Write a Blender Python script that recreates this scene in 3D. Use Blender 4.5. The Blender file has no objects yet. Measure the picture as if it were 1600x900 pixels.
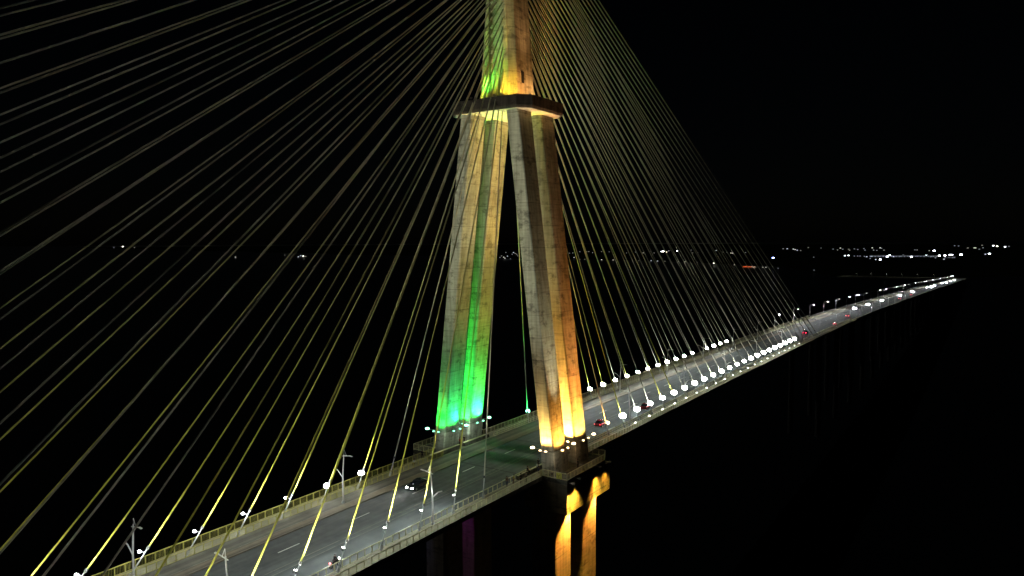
import bpy, bmesh, math, random
from mathutils import Vector, Matrix
random.seed(7)
R = math.radians
scene = bpy.context.scene
COL = scene.collection

# ------------------------------------------------------------------ camera, night sky, added fill sun, exposure
cam_d = bpy.data.cameras.new('camera'); cam = bpy.data.objects.new('camera', cam_d); COL.objects.link(cam)
scene.camera = cam
yaw, pitch, roll = R(33.986), R(3.585), R(-0.292)
fw = Vector((-math.sin(yaw)*math.cos(pitch), math.cos(yaw)*math.cos(pitch), -math.sin(pitch)))
rt = Vector((math.cos(yaw), math.sin(yaw), 0)); up = rt.cross(fw)
rx = rt*math.cos(roll)+up*math.sin(roll); ux = up*math.cos(roll)-rt*math.sin(roll)
cam.matrix_world = Matrix(((rx.x, ux.x, -fw.x, 80.245), (rx.y, ux.y, -fw.y, -117.832), (rx.z, ux.z, -fw.z, 42.049), (0, 0, 0, 1)))
cam_d.sensor_width = 36; cam_d.lens = 1138.43/1600*36
cam_d.clip_start = 1; cam_d.clip_end = 60000

world = bpy.data.worlds.new('World'); scene.world = world; world.use_nodes = True
wn = world.node_tree; bg = wn.nodes['Background']
sky = wn.nodes.new('ShaderNodeTexSky'); sky.sky_type = 'NISHITA'; sky.sun_disc = False
sky.sun_elevation = R(32); sky.sun_rotation = R(155)
wn.links.new(sky.outputs[0], bg.inputs[0]); bg.inputs['Strength'].default_value = 0.00012   # a night sky

fill_sun_d = bpy.data.lights.new('fill_sun', 'SUN'); fill_sun = bpy.data.objects.new('fill_sun', fill_sun_d); COL.objects.link(fill_sun)  # added fill with no moon in view, lifts the cables and deck
fill_sun_d.energy = 0.62; fill_sun_d.angle = R(0.5); fill_sun_d.color = (1.0, 0.97, 0.86)
fill_sun.rotation_euler = Vector((0.55, 0.05, -1.0)).to_track_quat('-Z', 'Y').to_euler()

scene.view_settings.view_transform = 'Standard'; scene.view_settings.look = 'None'
scene.view_settings.exposure = 0.0; scene.view_settings.gamma = 1.0
scene.render.engine = 'CYCLES'
cy = scene.cycles
cy.max_bounces = 4; cy.diffuse_bounces = 2; cy.glossy_bounces = 2; cy.transmission_bounces = 2
cy.use_denoising = True; cy.use_light_tree = False; cy.sample_clamp_indirect = 6.0; cy.sample_clamp_direct = 0.0
cy.caustics_reflective = False; cy.caustics_refractive = False
cy.filter_width = 1.6; cy.use_adaptive_sampling = False

# ------------------------------------------------------------------ materials
MATS = {}
def principled(name):
    m = bpy.data.materials.new(name); m.use_nodes = True
    nt = m.node_tree; b = nt.nodes['Principled BSDF']
    return m, nt, b

def simple(name, col, rough=0.6, metal=0.0, vary=0.12, scale=3.0, spec=0.5):
    m, nt, b = principled(name)
    n = nt.nodes.new('ShaderNodeTexNoise'); n.inputs['Scale'].default_value = scale; n.inputs['Detail'].default_value = 4
    g = nt.nodes.new('ShaderNodeNewGeometry'); nt.links.new(g.outputs['Position'], n.inputs['Vector'])
    r = nt.nodes.new('ShaderNodeMapRange')
    r.inputs['To Min'].default_value = 1-vary*2; r.inputs['To Max'].default_value = 1+vary
    nt.links.new(n.outputs['Fac'], r.inputs['Value'])
    mx = nt.nodes.new('ShaderNodeVectorMath'); mx.operation = 'SCALE'; mx.inputs[0].default_value = col[:3]
    nt.links.new(r.outputs['Result'], mx.inputs['Scale'])
    nt.links.new(mx.outputs[0], b.inputs['Base Color'])
    b.inputs['Roughness'].default_value = rough; b.inputs['Metallic'].default_value = metal
    b.inputs['Specular IOR Level'].default_value = spec
    MATS[name] = m; return m

def emis(name, col, strength):
    m, nt, b = principled(name)
    b.inputs['Base Color'].default_value = (0.8, 0.8, 0.8, 1)
    b.inputs['Emission Color'].default_value = (*col, 1); b.inputs['Emission Strength'].default_value = strength
    m.cycles.emission_sampling = 'NONE'
    MATS[name] = m; return m

def concrete(name, col, lift=4.1, stain=1.0, rough=0.85):
    """cast concrete: lift bands, joint lines, vertical run-off streaks, mould patches"""
    m, nt, b = principled(name); N = nt.nodes.new; L = nt.links.new
    g = N('ShaderNodeNewGeometry'); sep = N('ShaderNodeSeparateXYZ'); L(g.outputs['Position'], sep.inputs[0])
    def math_(op, a, bb=None, c=None):
        n = N('ShaderNodeMath'); n.operation = op
        for i, v in enumerate((a, bb, c)):
            if v is None: continue
            if isinstance(v, (int, float)): n.inputs[i].default_value = v
            else: L(v, n.inputs[i])
        return n.outputs[0]
    zl = math_('DIVIDE', sep.outputs['Z'], lift)
    fl = math_('FLOOR', zl); fr = math_('FRACT', zl)
    wn_ = N('ShaderNodeTexWhiteNoise'); wn_.noise_dimensions = '1D'; L(fl, wn_.inputs['W'])
    band = math_('MULTIPLY_ADD', wn_.outputs['Value'], 0.16, 0.90)
    # joints with broken-up strength
    nj = N('ShaderNodeTexNoise'); nj.inputs['Scale'].default_value = 0.5; nj.inputs['Detail'].default_value = 5
    L(g.outputs['Position'], nj.inputs['Vector'])
    jd = math_('LESS_THAN', fr, 0.035)
    js = math_('MULTIPLY', jd, math_('MULTIPLY_ADD', nj.outputs['Fac'], 1.5, -0.45))
    joint = math_('MAXIMUM', math_('SUBTRACT', 1.0, js), 0.5)
    # vertical streaks
    mp = N('ShaderNodeMapping'); mp.inputs['Scale'].default_value = (1.3, 1.3, 0.10); L(g.outputs['Position'], mp.inputs['Vector'])
    ns = N('ShaderNodeTexNoise'); ns.inputs['Scale'].default_value = 1.0; ns.inputs['Detail'].default_value = 7; ns.inputs['Roughness'].default_value = 0.6
    L(mp.outputs[0], ns.inputs['Vector'])
    rs = N('ShaderNodeMapRange'); rs.inputs['From Min'].default_value = 0.34; rs.inputs['From Max'].default_value = 0.62
    rs.inputs['To Min'].default_value = 1-0.42*stain; rs.inputs['To Max'].default_value = 1.05; L(ns.outputs['Fac'], rs.inputs['Value'])
    # mould blotches, flattened along the lifts
    mp2 = N('ShaderNodeMapping'); mp2.inputs['Scale'].default_value = (0.42, 0.42, 0.62); L(g.outputs['Position'], mp2.inputs['Vector'])
    nb = N('ShaderNodeTexNoise'); nb.inputs['Scale'].default_value = 1.0; nb.inputs['Detail'].default_value = 9; nb.inputs['Roughness'].default_value = 0.68
    L(mp2.outputs[0], nb.inputs['Vector'])
    rb = N('ShaderNodeMapRange'); rb.inputs['From Min'].default_value = 0.53; rb.inputs['From Max'].default_value = 0.63
    rb.inputs['To Min'].default_value = 1.0; rb.inputs['To Max'].default_value = 1-0.55*stain; L(nb.outputs['Fac'], rb.inputs['Value'])
    # board marks
    mp3 = N('ShaderNodeMapping'); mp3.inputs['Scale'].default_value = (0.3, 0.3, 3.2); L(g.outputs['Position'], mp3.inputs['Vector'])
    nf = N('ShaderNodeTexNoise'); nf.inputs['Scale'].default_value = 1.0; nf.inputs['Detail'].default_value = 5; L(mp3.outputs[0], nf.inputs['Vector'])
    rf = N('ShaderNodeMapRange'); rf.inputs['From Min'].default_value = 0.3; rf.inputs['From Max'].default_value = 0.7
    rf.inputs['To Min'].default_value = 0.80; rf.inputs['To Max'].default_value = 1.12; L(nf.outputs['Fac'], rf.inputs['Value'])
    v = math_('MULTIPLY', math_('MULTIPLY', band, joint), math_('MULTIPLY', rs.outputs[0], math_('MULTIPLY', rb.outputs[0], rf.outputs[0])))
    sc = N('ShaderNodeVectorMath'); sc.operation = 'SCALE'; sc.inputs[0].default_value = col; L(v, sc.inputs['Scale'])
    L(sc.outputs[0], b.inputs['Base Color'])
    b.inputs['Roughness'].default_value = rough; b.inputs['Specular IOR Level'].default_value = 0.25
    bp = N('ShaderNodeBump'); bp.inputs['Strength'].default_value = 0.35; bp.inputs['Distance'].default_value = 0.05
    L(rf.outputs[0], bp.inputs['Height']); L(bp.outputs[0], b.inputs['Normal'])
    MATS[name] = m; return m

def asphalt(name, col, streak=0.25):
    m, nt, b = principled(name); N = nt.nodes.new; L = nt.links.new
    g = N('ShaderNodeNewGeometry')
    mp = N('ShaderNodeMapping'); mp.inputs['Scale'].default_value = (1.1, 0.012, 1); L(g.outputs['Position'], mp.inputs['Vector'])
    n1 = N('ShaderNodeTexNoise'); n1.inputs['Scale'].default_value = 1.0; n1.inputs['Detail'].default_value = 5; L(mp.outputs[0], n1.inputs['Vector'])
    r1 = N('ShaderNodeMapRange'); r1.inputs['From Min'].default_value = 0.3; r1.inputs['From Max'].default_value = 0.7
    r1.inputs['To Min'].default_value = 1-streak; r1.inputs['To Max'].default_value = 1+streak; L(n1.outputs['Fac'], r1.inputs['Value'])
    n2 = N('ShaderNodeTexNoise'); n2.inputs['Scale'].default_value = 0.35; n2.inputs['Detail'].default_value = 9; n2.inputs['Roughness'].default_value = 0.7
    L(g.outputs['Position'], n2.inputs['Vector'])
    r2 = N('ShaderNodeMapRange'); r2.inputs['From Min'].default_value = 0.3; r2.inputs['From Max'].default_value = 0.7
    r2.inputs['To Min'].default_value = 0.72; r2.inputs['To Max'].default_value = 1.2; L(n2.outputs['Fac'], r2.inputs['Value'])
    mu = N('ShaderNodeMath'); mu.operation = 'MULTIPLY'; L(r1.outputs[0], mu.inputs[0]); L(r2.outputs[0], mu.inputs[1])
    sc = N('ShaderNodeVectorMath'); sc.operation = 'SCALE'; sc.inputs[0].default_value = col; L(mu.outputs[0], sc.inputs['Scale'])
    L(sc.outputs[0], b.inputs['Base Color']); b.inputs['Roughness'].default_value = 0.8; b.inputs['Specular IOR Level'].default_value = 0.3
    MATS[name] = m; return m

C_LEG = concrete('pylon_concrete', (0.47, 0.46, 0.37))
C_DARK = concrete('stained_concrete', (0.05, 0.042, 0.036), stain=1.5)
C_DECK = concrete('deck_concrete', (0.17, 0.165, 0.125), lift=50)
C_PIER = concrete('pier_concrete', (0.38, 0.33, 0.24), lift=5.0, stain=0.8)
C_FAR = concrete('approach_concrete', (0.16, 0.15, 0.12), lift=50)
C_FARP = concrete('unlit_pier_concrete', (0.012, 0.012, 0.011), lift=6)  # near-black base puts the night's shade into the pier colour
M_ASPH = asphalt('asphalt', (0.095, 0.107, 0.104))
M_BAND = asphalt('brown_shoulder', (0.185, 0.155, 0.105), 0.45)
M_BAND2 = asphalt('grey_shoulder', (0.13, 0.125, 0.095), 0.35)
M_WALK = asphalt('walkway_slab', (0.26, 0.25, 0.17), 0.25)
M_MARK = simple('worn_white_marking', (0.80, 0.82, 0.76), 0.7, vary=0.22, scale=2)
M_MARKY = simple('worn_centre_marking', (0.26, 0.27, 0.20), 0.7, vary=0.45, scale=1.2)
M_RAIL_Y = simple('yellow_rail_paint', (0.50, 0.46, 0.12), 0.5, vary=0.2)
M_RAIL_G = simple('pale_rail_paint', (0.64, 0.61, 0.34), 0.5, vary=0.2)
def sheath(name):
    """stay sheath: lamplight painted in, lit yellow at the foot fading to grey olive towards the top"""
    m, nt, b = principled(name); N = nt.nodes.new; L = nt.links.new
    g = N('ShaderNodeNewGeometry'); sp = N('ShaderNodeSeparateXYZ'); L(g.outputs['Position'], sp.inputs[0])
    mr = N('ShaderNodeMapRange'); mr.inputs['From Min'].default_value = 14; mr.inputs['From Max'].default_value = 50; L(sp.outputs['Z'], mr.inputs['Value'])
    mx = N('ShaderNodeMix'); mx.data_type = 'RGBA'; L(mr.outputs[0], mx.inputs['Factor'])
    mx.inputs['A'].default_value = (0.46, 0.45, 0.085, 1); mx.inputs['B'].default_value = (0.38, 0.37, 0.27, 1)  # fade of the lamp beam up the stay, put into the colour
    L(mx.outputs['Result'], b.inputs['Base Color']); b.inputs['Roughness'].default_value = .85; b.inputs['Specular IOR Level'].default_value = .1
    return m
M_SHEATH_LIT = sheath('lit_yellow_sheath')
M_SHEATH_DIM = simple('dim_grey_sheath', (0.44, 0.425, 0.33), 0.85, spec=0.1, vary=0.08, scale=0.6)  # dim copy of the yellow sheath, unlit look put into the colour
M_STEEL = simple('galvanised_steel', (0.55, 0.57, 0.56), 0.5, 0.2, vary=0.15)
M_POST = simple('white_post_paint', (0.78, 0.78, 0.74), 0.45, vary=0.08)
M_BLACK = simple('black_housing', (0.03, 0.03, 0.03), 0.5)
M_GREYH = simple('grey_housing', (0.20, 0.20, 0.20), 0.5)
M_OPEN = simple('dark_opening', (0.008, 0.008, 0.008), 0.9)
M_RUBBER = simple('rubber', (0.02, 0.02, 0.02), 0.8)
M_GLASSD = simple('tinted_glass', (0.015, 0.018, 0.022), 0.1)
M_CHROME = simple('alloy', (0.5, 0.5, 0.5), 0.35, 0.8)
E_WHITE = emis('lens_white', (1.0, 0.98, 0.90), 60)
E_WHITEF = emis('lens_white_soft', (0.96, 0.96, 1.0), 22)
E_GOLD = emis('lens_gold', (1.0, 0.70, 0.40), 5)
E_GOLDB = emis('lens_gold_bright', (1.0, 0.72, 0.42), 9)
E_GREEN = emis('lens_green', (0.22, 1.0, 0.55), 4)
E_GREENB = emis('lens_green_bright', (0.28, 1.0, 0.62), 9)
E_GLINT = emis('rail_glint_glow', (1.0, 1.0, 0.86), 12)  # glow of the added railing glints
E_HEAD = emis('headlight_lens', (1.0, 0.97, 0.92), 60)
E_HEADF = emis('far_headlight_lens', (0.94, 0.92, 1.0), 900)
E_TAIL = emis('tail_lens', (1.0, 0.03, 0.04), 7)
E_TAILF = emis('far_tail_lens', (1.0, 0.10, 0.14), 4)
E_STREET = emis('street_lens', (0.95, 0.97, 1.0), 26)
E_STREETD = emis('street_lens_dim', (0.85, 0.85, 0.75), 3.5)

# ------------------------------------------------------------------ mesh helpers
class MB:
    def __init__(s): s.v = []; s.f = []; s.m = []; s.mi = 0
    def add(s, vs, fs):
        o = len(s.v); s.v += [tuple(v) for v in vs]; s.f += [tuple(i+o for i in f) for f in fs]; s.m += [s.mi]*len(fs); return s
    def box(s, x0, x1, y0, y1, z0, z1):
        return s.add([(x0,y0,z0),(x1,y0,z0),(x1,y1,z0),(x0,y1,z0),(x0,y0,z1),(x1,y0,z1),(x1,y1,z1),(x0,y1,z1)],
                     [(0,3,2,1),(4,5,6,7),(0,1,5,4),(1,2,6,5),(2,3,7,6),(3,0,4,7)])
    def loft(s, rings, cap=True):
        n = len(rings[0]); vs = [p for r in rings for p in r]; fs = []
        for i in range(len(rings)-1):
            for j in range(n):
                k = (j+1) % n; fs.append((i*n+j, i*n+k, (i+1)*n+k, (i+1)*n+j))
        if cap: fs.append(tuple(reversed(range(n)))); fs.append(tuple((len(rings)-1)*n+j for j in range(n)))
        return s.add(vs, fs)
    def tube(s, pts, rad, n=8, cap=True):
        pts = [Vector(p) for p in pts]
        if not isinstance(rad, (list, tuple)): rad = [rad]*len(pts)
        rings = []
        for i, p in enumerate(pts):
            a = pts[min(i+1, len(pts)-1)]-pts[max(i-1, 0)]; a.normalize()
            h = Vector((0, 0, 1)) if abs(a.z) < 0.9 else Vector((1, 0, 0))
            u = a.cross(h).normalized(); w = u.cross(a)
            rings.append([p+(u*math.cos(t)+w*math.sin(t))*rad[i] for t in [2*math.pi*j/n for j in range(n)]])
        return s.loft(rings, cap)
    def obox(s, c, ax, ay, az, hx, hy, hz):
        c = Vector(c); P = []
        for dz in (-1, 1):
            for dx, dy in ((-1,-1),(1,-1),(1,1),(-1,1)):
                P.append(c+ax*hx*dx+ay*hy*dy+az*hz*dz)
        return s.add(P, [(0,3,2,1),(4,5,6,7),(0,1,5,4),(1,2,6,5),(2,3,7,6),(3,0,4,7)])
    def ball(s, c, r, n=10, sx=1, sy=1, sz=1):
        rings = []
        for i in range(1, n//2):
            t = math.pi*i/(n//2)
            rings.append([(c[0]+r*sx*math.sin(t)*math.cos(a), c[1]+r*sy*math.sin(t)*math.sin(a), c[2]-r*sz*math.cos(t)) for a in [2*math.pi*j/n for j in range(n)]])
        return s.loft(rings)
    def mesh(s, name, mats, smooth=False):
        me = bpy.data.meshes.new(name); me.from_pydata(s.v, [], s.f); me.update()
        for m in (mats if isinstance(mats, (list, tuple)) else [mats]): me.materials.append(m)
        for p, i in zip(me.polygons, s.m): p.material_index = i; p.use_smooth = smooth
        return me
    def build(s, name, mats, parent=None, smooth=False):
        o = bpy.data.objects.new(name, s.mesh(name, mats, smooth)); COL.objects.link(o)
        if parent: o.parent = parent
        return o

def tag(o, label=None, cat=None, group=None, kind=None):
    if label: o['label'] = label
    if cat: o['category'] = cat
    if group: o['group'] = group
    if kind: o['kind'] = kind
    return o
def thing(name, label, cat, loc=(0, 0, 0), rz=0, group=None):
    o = bpy.data.objects.new(name, None); COL.objects.link(o); o.location = loc; o.rotation_euler = (0, 0, rz)
    o.empty_display_size = 0.3
    return tag(o, label, cat, group)
def dup(root, loc, rz=None, label=None, group=None):
    r = root.copy(); COL.objects.link(r); r.location = loc
    if rz is not None: r.rotation_euler = (0, 0, rz)
    if label: r['label'] = label
    if group: r['group'] = group
    for ch in list(root.children):
        c = ch.copy(); COL.objects.link(c); c.parent = r
        for g in list(ch.children):
            d = g.copy(); COL.objects.link(d); d.parent = c
    return r
def spot(name, loc, target, power, angle, col, blend=1.0, size=0.15, parent=None):
    d = bpy.data.lights.new(name, 'SPOT'); d.energy = power; d.spot_size = R(angle); d.spot_blend = blend
    d.color = col; d.shadow_soft_size = size
    o = bpy.data.objects.new(name, d); COL.objects.link(o)
    o.location = loc; o.rotation_euler = (Vector(target)-Vector(loc)).to_track_quat('-Z', 'Y').to_euler()
    if parent: o.parent = parent
    return o
def point(name, loc, power, col, size=0.25, parent=None):
    d = bpy.data.lights.new(name, 'POINT'); d.energy = power; d.color = col; d.shadow_soft_size = size
    o = bpy.data.objects.new(name, d); COL.objects.link(o); o.location = loc
    if parent: o.parent = parent
    return o
ORD = ['first','second','third','fourth','fifth','sixth','seventh','eighth','ninth','tenth','eleventh','twelfth','thirteenth',
       'fourteenth','fifteenth','sixteenth','seventeenth','eighteenth','nineteenth','twentieth','twenty-first','twenty-second',
       'twenty-third','twenty-fourth','twenty-fifth','twenty-sixth','twenty-seventh','twenty-eighth','twenty-ninth','thirtieth']
def ordn(i):
    if i < 30: return ORD[i]
    t = {3:'thirty', 4:'forty', 5:'fifty'}[(i+1)//10]; r = (i+1) % 10
    return (t[:-1]+'ieth') if r == 0 else t+'-'+ORD[r-1]

# ------------------------------------------------------------------ deck profile
PZ = [(-420,-5.8),(-300,-3.4),(-200,-1.9),(-100,-0.62),(0,0),(100,-0.25),(186,-0.8),(275,-1.7),(333,-2.7),(400,-4.2),(500,-7.0),(650,-11.1),(850,-16.8),(1280,-30.2),(1700,-42.5),(1800,-45.5),(2000,-47.5),(4000,-48)]
def zr(y):
    # smoothed piecewise-linear profile
    def lin(y):
        for (a, za), (b, zb) in zip(PZ, PZ[1:]):
            if y <= b: return za+(zb-za)*(y-a)/(b-a)
        return PZ[-1][1]
    w = 30
    return sum(lin(y+d*w) for d in (-1, -.5, 0, .5, 1))/5-(sum(lin(d*w) for d in (-1, -.5, 0, .5, 1))/5)*math.exp(-(y/80)**2)
YB, RB = 1790.0, 62.0        # where the approach road bends left, and its radius
def path(s):
    """point on the centre line at chainage s, with its left-hand normal"""
    if s <= YB: return Vector((0, s, zr(s))), Vector((1, 0, 0))
    a = (s-YB)/RB; amax = R(84)
    if a <= amax:
        return Vector((-RB+RB*math.cos(a), YB+RB*math.sin(a), zr(s))), Vector((math.cos(a), math.sin(a), 0))
    p = Vector((-RB+RB*math.cos(amax), YB+RB*math.sin(amax), zr(s))); t = Vector((-math.sin(amax), math.cos(amax), 0))
    return p+t*(s-YB-RB*amax), Vector((math.cos(amax), math.sin(amax), 0))
def srange(a, b):
    out = []; s = a
    while s < b-1e-6:
        out.append(s); s += 5 if s < 320 else (15 if s < 1780 else (6 if s < 1870 else 25))
    return out+[b]
def sweep(prof, a, b, mb=None, closed=True):
    """prof = [(x, z)...] cross-section carried along the deck"""
    mb = mb or MB(); rings = []
    for s in srange(a, b):
        p, n = path(s); rings.append([p+n*x+Vector((0, 0, z)) for x, z in prof])
    if closed: mb.loft(rings)
    else:
        n = len(prof); vs = [q for r in rings for q in r]; fs = []
        for i in range(len(rings)-1):
            for j in range(n-1): fs.append((i*n+j, i*n+j+1, (i+1)*n+j+1, (i+1)*n+j))
        mb.add(vs, fs)
    return mb
S0, S1 = -230.0, 2090.0

# ------------------------------------------------------------------ the setting
w = MB(); w.add([(-45000,-6000,-55),(45000,-6000,-55),(45000,45000,-55),(-45000,45000,-55)], [(0,1,2,3)])
mw, nt, b = principled('river_water')
b.inputs['Base Color'].default_value = (0.0012, 0.0016, 0.002, 1); b.inputs['Roughness'].default_value = 0.30; b.inputs['Specular IOR Level'].default_value = 0.01
nz = nt.nodes.new('ShaderNodeTexNoise'); nz.inputs['Scale'].default_value = 0.35; nz.inputs['Detail'].default_value = 5
gg = nt.nodes.new('ShaderNodeNewGeometry'); nt.links.new(gg.outputs['Position'], nz.inputs['Vector'])
bu = nt.nodes.new('ShaderNodeBump'); bu.inputs['Strength'].default_value = 0.25; bu.inputs['Distance'].default_value = 0.15
nt.links.new(nz.outputs['Fac'], bu.inputs['Height']); nt.links.new(bu.outputs[0], b.inputs['Normal'])
tag(w.build('water', mw), kind='structure')
# far shore: low wooded land, uneven waterline
mland = simple('night_woodland', (0.002, 0.0026, 0.0015), 0.95, spec=0.0, vary=0.4, scale=0.01)
ls = MB(); nx = 120; rows = []
for j, (d, h) in enumerate([(0, -55.5), (25, -52.5), (400, -50.5), (2500, -50), (20000, -49)]):
    row = []
    for i in range(nx+1):
        x = -24000+i*300
        base = (2050 if x > -260 else min(2050+2.2*(-260-x), 2900+.35*abs(x+600))) if x < 250 else 2350+0.8*(x-250)
        base += 130*math.sin(x*0.0031)+40*math.sin(x*0.011+1)
        row.append((x, base+d, h+(1.2*math.sin(x*0.02+j) if j > 1 else 0)))
    rows.append(row)
vs = [p for r in rows for p in r]; fs = []
for j in range(len(rows)-1):
    for i in range(nx): a = j*(nx+1)+i; fs.append((a, a+1, a+nx+2, a+nx+1))
ls.add(vs, fs); tag(ls.build('far_shore', mland), kind='structure')

# road and pavements (sheets butting edge to edge)
tag(sweep([(-5.1, 0), (10.0, 0)], S0, S1, closed=False).build('road', M_ASPH), kind='structure')
tag(sweep([(-7.0, .12), (-5.1, .12), (-5.1, 0)], S0, S1, closed=False).build('road_shoulder', M_BAND), kind='structure')
tag(sweep([(-10.0, .124), (-7.0, .124)], S0, S1, closed=False).build('hard_strip', M_BAND2), kind='structure')
tag(sweep([(10.0, 0), (10.0, .15), (12.8, .15)], S0, S1, closed=False).build('pavement', M_WALK), kind='structure')
tag(sweep([(-12.8, .15), (-10.0, .15), (-10.0, .124)], S0, S1, closed=False).build('pavement', M_WALK), kind='structure')
# markings
mk = MB()
def strip(mb, x0, x1, a, b, dz=0.006):
    p0, n0 = path(a); p1, n1 = path(b); z = Vector((0, 0, dz))
    mb.add([p0+n0*x0+z, p0+n0*x1+z, p1+n1*x1+z, p1+n1*x0+z], [(0, 1, 2, 3)])
per = 13.72; s = -13.9-per*15
while s < 620:
    strip(mk, -1.10, -0.92, s, s+3.7); strip(mk, 7.90, 8.10, s, s+3.7); s += per
tag(mk.build('lane_markings', M_MARK), kind='structure')
mc = MB(); s = S0
while s < 620:
    e = s+2.5
    for x in (3.0, 4.05): strip(mc, x-.06, x+.06, s, e)
    if random.random() < .35:      # old skewed repair marks between the two lines
        p, n = path(s); k = 2.4
        q = [p+n*3.06, p+n*3.16, p+n*3.99+Vector((0, k, 0)), p+n*3.89+Vector((0, k, 0))]
        mc.add([v+Vector((0, 0, .006)) for v in q], [(0, 1, 2, 3)])
    s = e
strip_edges = [(-6.98, -6.86), (-5.3, -5.22)]
for x0, x1 in strip_edges:
    for s in srange(S0, 600)[:-1]: strip(mc, x0, x1, s, min(s+5 if s < 320 else s+15, 600), 0.136)
tag(mc.build('centre_markings', M_MARKY), kind='structure')
ej = MB()
for s in (-96, -9.5, 9.5, 118, 252, 340, 430, 520):
    strip(ej, -5.0, 2.9, s, s+.35, .007); strip(ej, 3.15, 3.9, s, s+.35, .007); strip(ej, 4.2, 7.85, s, s+.35, .007); strip(ej, 8.15, 9.95, s, s+.35, .007)
tag(ej.build('expansion_joints', simple('joint_seal', (.03, .03, .03), .8)), kind='structure')
pt_ = MB(); rr = random.Random(3)
for i in range(26):
    s_ = rr.uniform(-110, 200); x_ = rr.choice((-3.6, -2.4, .3, 1.4, 5.0, 6.3))
    strip(pt_, x_, x_+rr.uniform(.7, 1.3), s_, s_+rr.uniform(2.5, 9), .003)
tag(pt_.build('tar_patches', asphalt('tar_patch', (0.075, 0.085, 0.085))), kind='structure')

# deck structure
deck = thing('bridge_deck', 'long concrete bridge deck running from bottom left to the far shore', 'bridge')
sweep([(-12.8, -.62), (-12.8, .146), (-12.62, .146), (-12.62, -.02), (12.62, -.02), (12.62, .146), (12.8, .146), (12.8, -.62)], S0, S1).build('deck_slab', C_DECK, deck)
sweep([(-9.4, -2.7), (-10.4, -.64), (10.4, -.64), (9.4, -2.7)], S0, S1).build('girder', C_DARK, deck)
for side in (1, -1):    # widened platforms round the pylon legs
    m = MB(); x0, x1 = (12.82, 18.0) if side > 0 else (-18.0, -12.82)
    pl = [(12.82, -8.4), (17.95, -8.4), (17.95, 6.2), (16.9, 8.6), (12.82, 8.6)]
    ring = [[(side*x, y, z) for x, y in (pl if side > 0 else pl[::-1])] for z in (-.62, .147)]
    m.loft(ring); m.build('side_platform', C_DECK, deck)
# hidden deck piers of the approach
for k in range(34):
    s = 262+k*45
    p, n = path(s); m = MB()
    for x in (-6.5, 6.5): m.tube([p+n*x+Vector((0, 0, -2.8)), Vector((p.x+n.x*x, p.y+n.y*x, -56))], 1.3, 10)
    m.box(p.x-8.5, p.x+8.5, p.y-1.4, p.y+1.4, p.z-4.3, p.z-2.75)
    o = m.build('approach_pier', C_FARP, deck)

# ------------------------------------------------------------------ pylon
py = thing('bridge_pylon', 'tall concrete pylon with four splayed legs lit green and gold', 'pylon')
def hx(z): return 14.37-(14.37-6.57)*z/66.0
LW, Y1, Y2 = 2.63, 6.32, 1.65
def leg_ring(sx, sy, z, grow=0.0, ch=0.18):
    xo, xi = hx(z)+grow, hx(z)-LW-grow; yo, yi = Y1+grow, Y2-grow
    pts = [(xi, yi+ch), (xi+ch, yi), (xo-ch, yi), (xo, yi+ch), (xo, yo-ch), (xo-ch, yo), (xi+ch, yo), (xi, yo-ch)]
    pts = [(sx*x, sy*y, z) for x, y in pts]
    return pts if sx*sy > 0 else pts[::-1]
for sx in (1, -1):
    for sy in (-1, 1):
        m = MB(); m.loft([leg_ring(sx, sy, 4.2), leg_ring(sx, sy, 35), leg_ring(sx, sy, 66.25)]); lg = m.build('leg', C_LEG, py)
        m = MB(); m.loft([leg_ring(sx, sy, .15, .14), leg_ring(sx, sy, 4.2, .14)]); m.build('pedestal', C_LEG, py)
def octo(hxx, cx, hyy, cyy, z): return [(-cx,-hyy,z),(cx,-hyy,z),(hxx,-cyy,z),(hxx,cyy,z),(cx,hyy,z),(-cx,hyy,z),(-hxx,cyy,z),(-hxx,-cyy,z)]
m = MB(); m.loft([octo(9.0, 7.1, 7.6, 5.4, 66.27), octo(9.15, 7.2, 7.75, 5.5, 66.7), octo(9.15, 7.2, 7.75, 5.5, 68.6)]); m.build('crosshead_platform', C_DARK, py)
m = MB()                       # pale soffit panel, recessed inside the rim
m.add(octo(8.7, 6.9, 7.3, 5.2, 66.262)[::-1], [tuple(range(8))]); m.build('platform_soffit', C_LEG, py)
def mast_w(z):
    t = min(max((z-68.9)/(88-68.9), 0), 1); t2 = min(max((z-88)/40, 0), 1)
    return (4.35-1.25*t-.5*t2, 4.0-.35*t-.3*t2)
zs = [68.9, 75, 82, 88, 100, 112, 125]
for sx in (1, -1):
    m = MB(); rings = []
    for z in zs:
        a, bb = mast_w(z); ch = 1.1
        p = [(1.66, -bb), (a-ch, -bb), (a, -bb+ch), (a, bb-ch), (a-ch, bb), (1.66, bb)]
        p = [(sx*x, y, z) for x, y in p]; rings.append(p if sx > 0 else p[::-1])
    m.loft(rings); m.build('mast_wall', C_LEG, py)
m = MB(); m.loft([[(-1.655, -(mast_w(z)[1]-1.05), z), (1.655, -(mast_w(z)[1]-1.05), z), (1.655, mast_w(z)[1]-1.05, z), (-1.655, mast_w(z)[1]-1.05, z)] for z in zs])
m.build('mast_web', C_LEG, py)
m = MB(); m.box(4.02, 4.16, -1.4, -.5, 72.0, 74.2); d = m.build('access_door', M_OPEN, py)
for k in range(1, 7):  # lift joints on the mast
    pass
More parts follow.
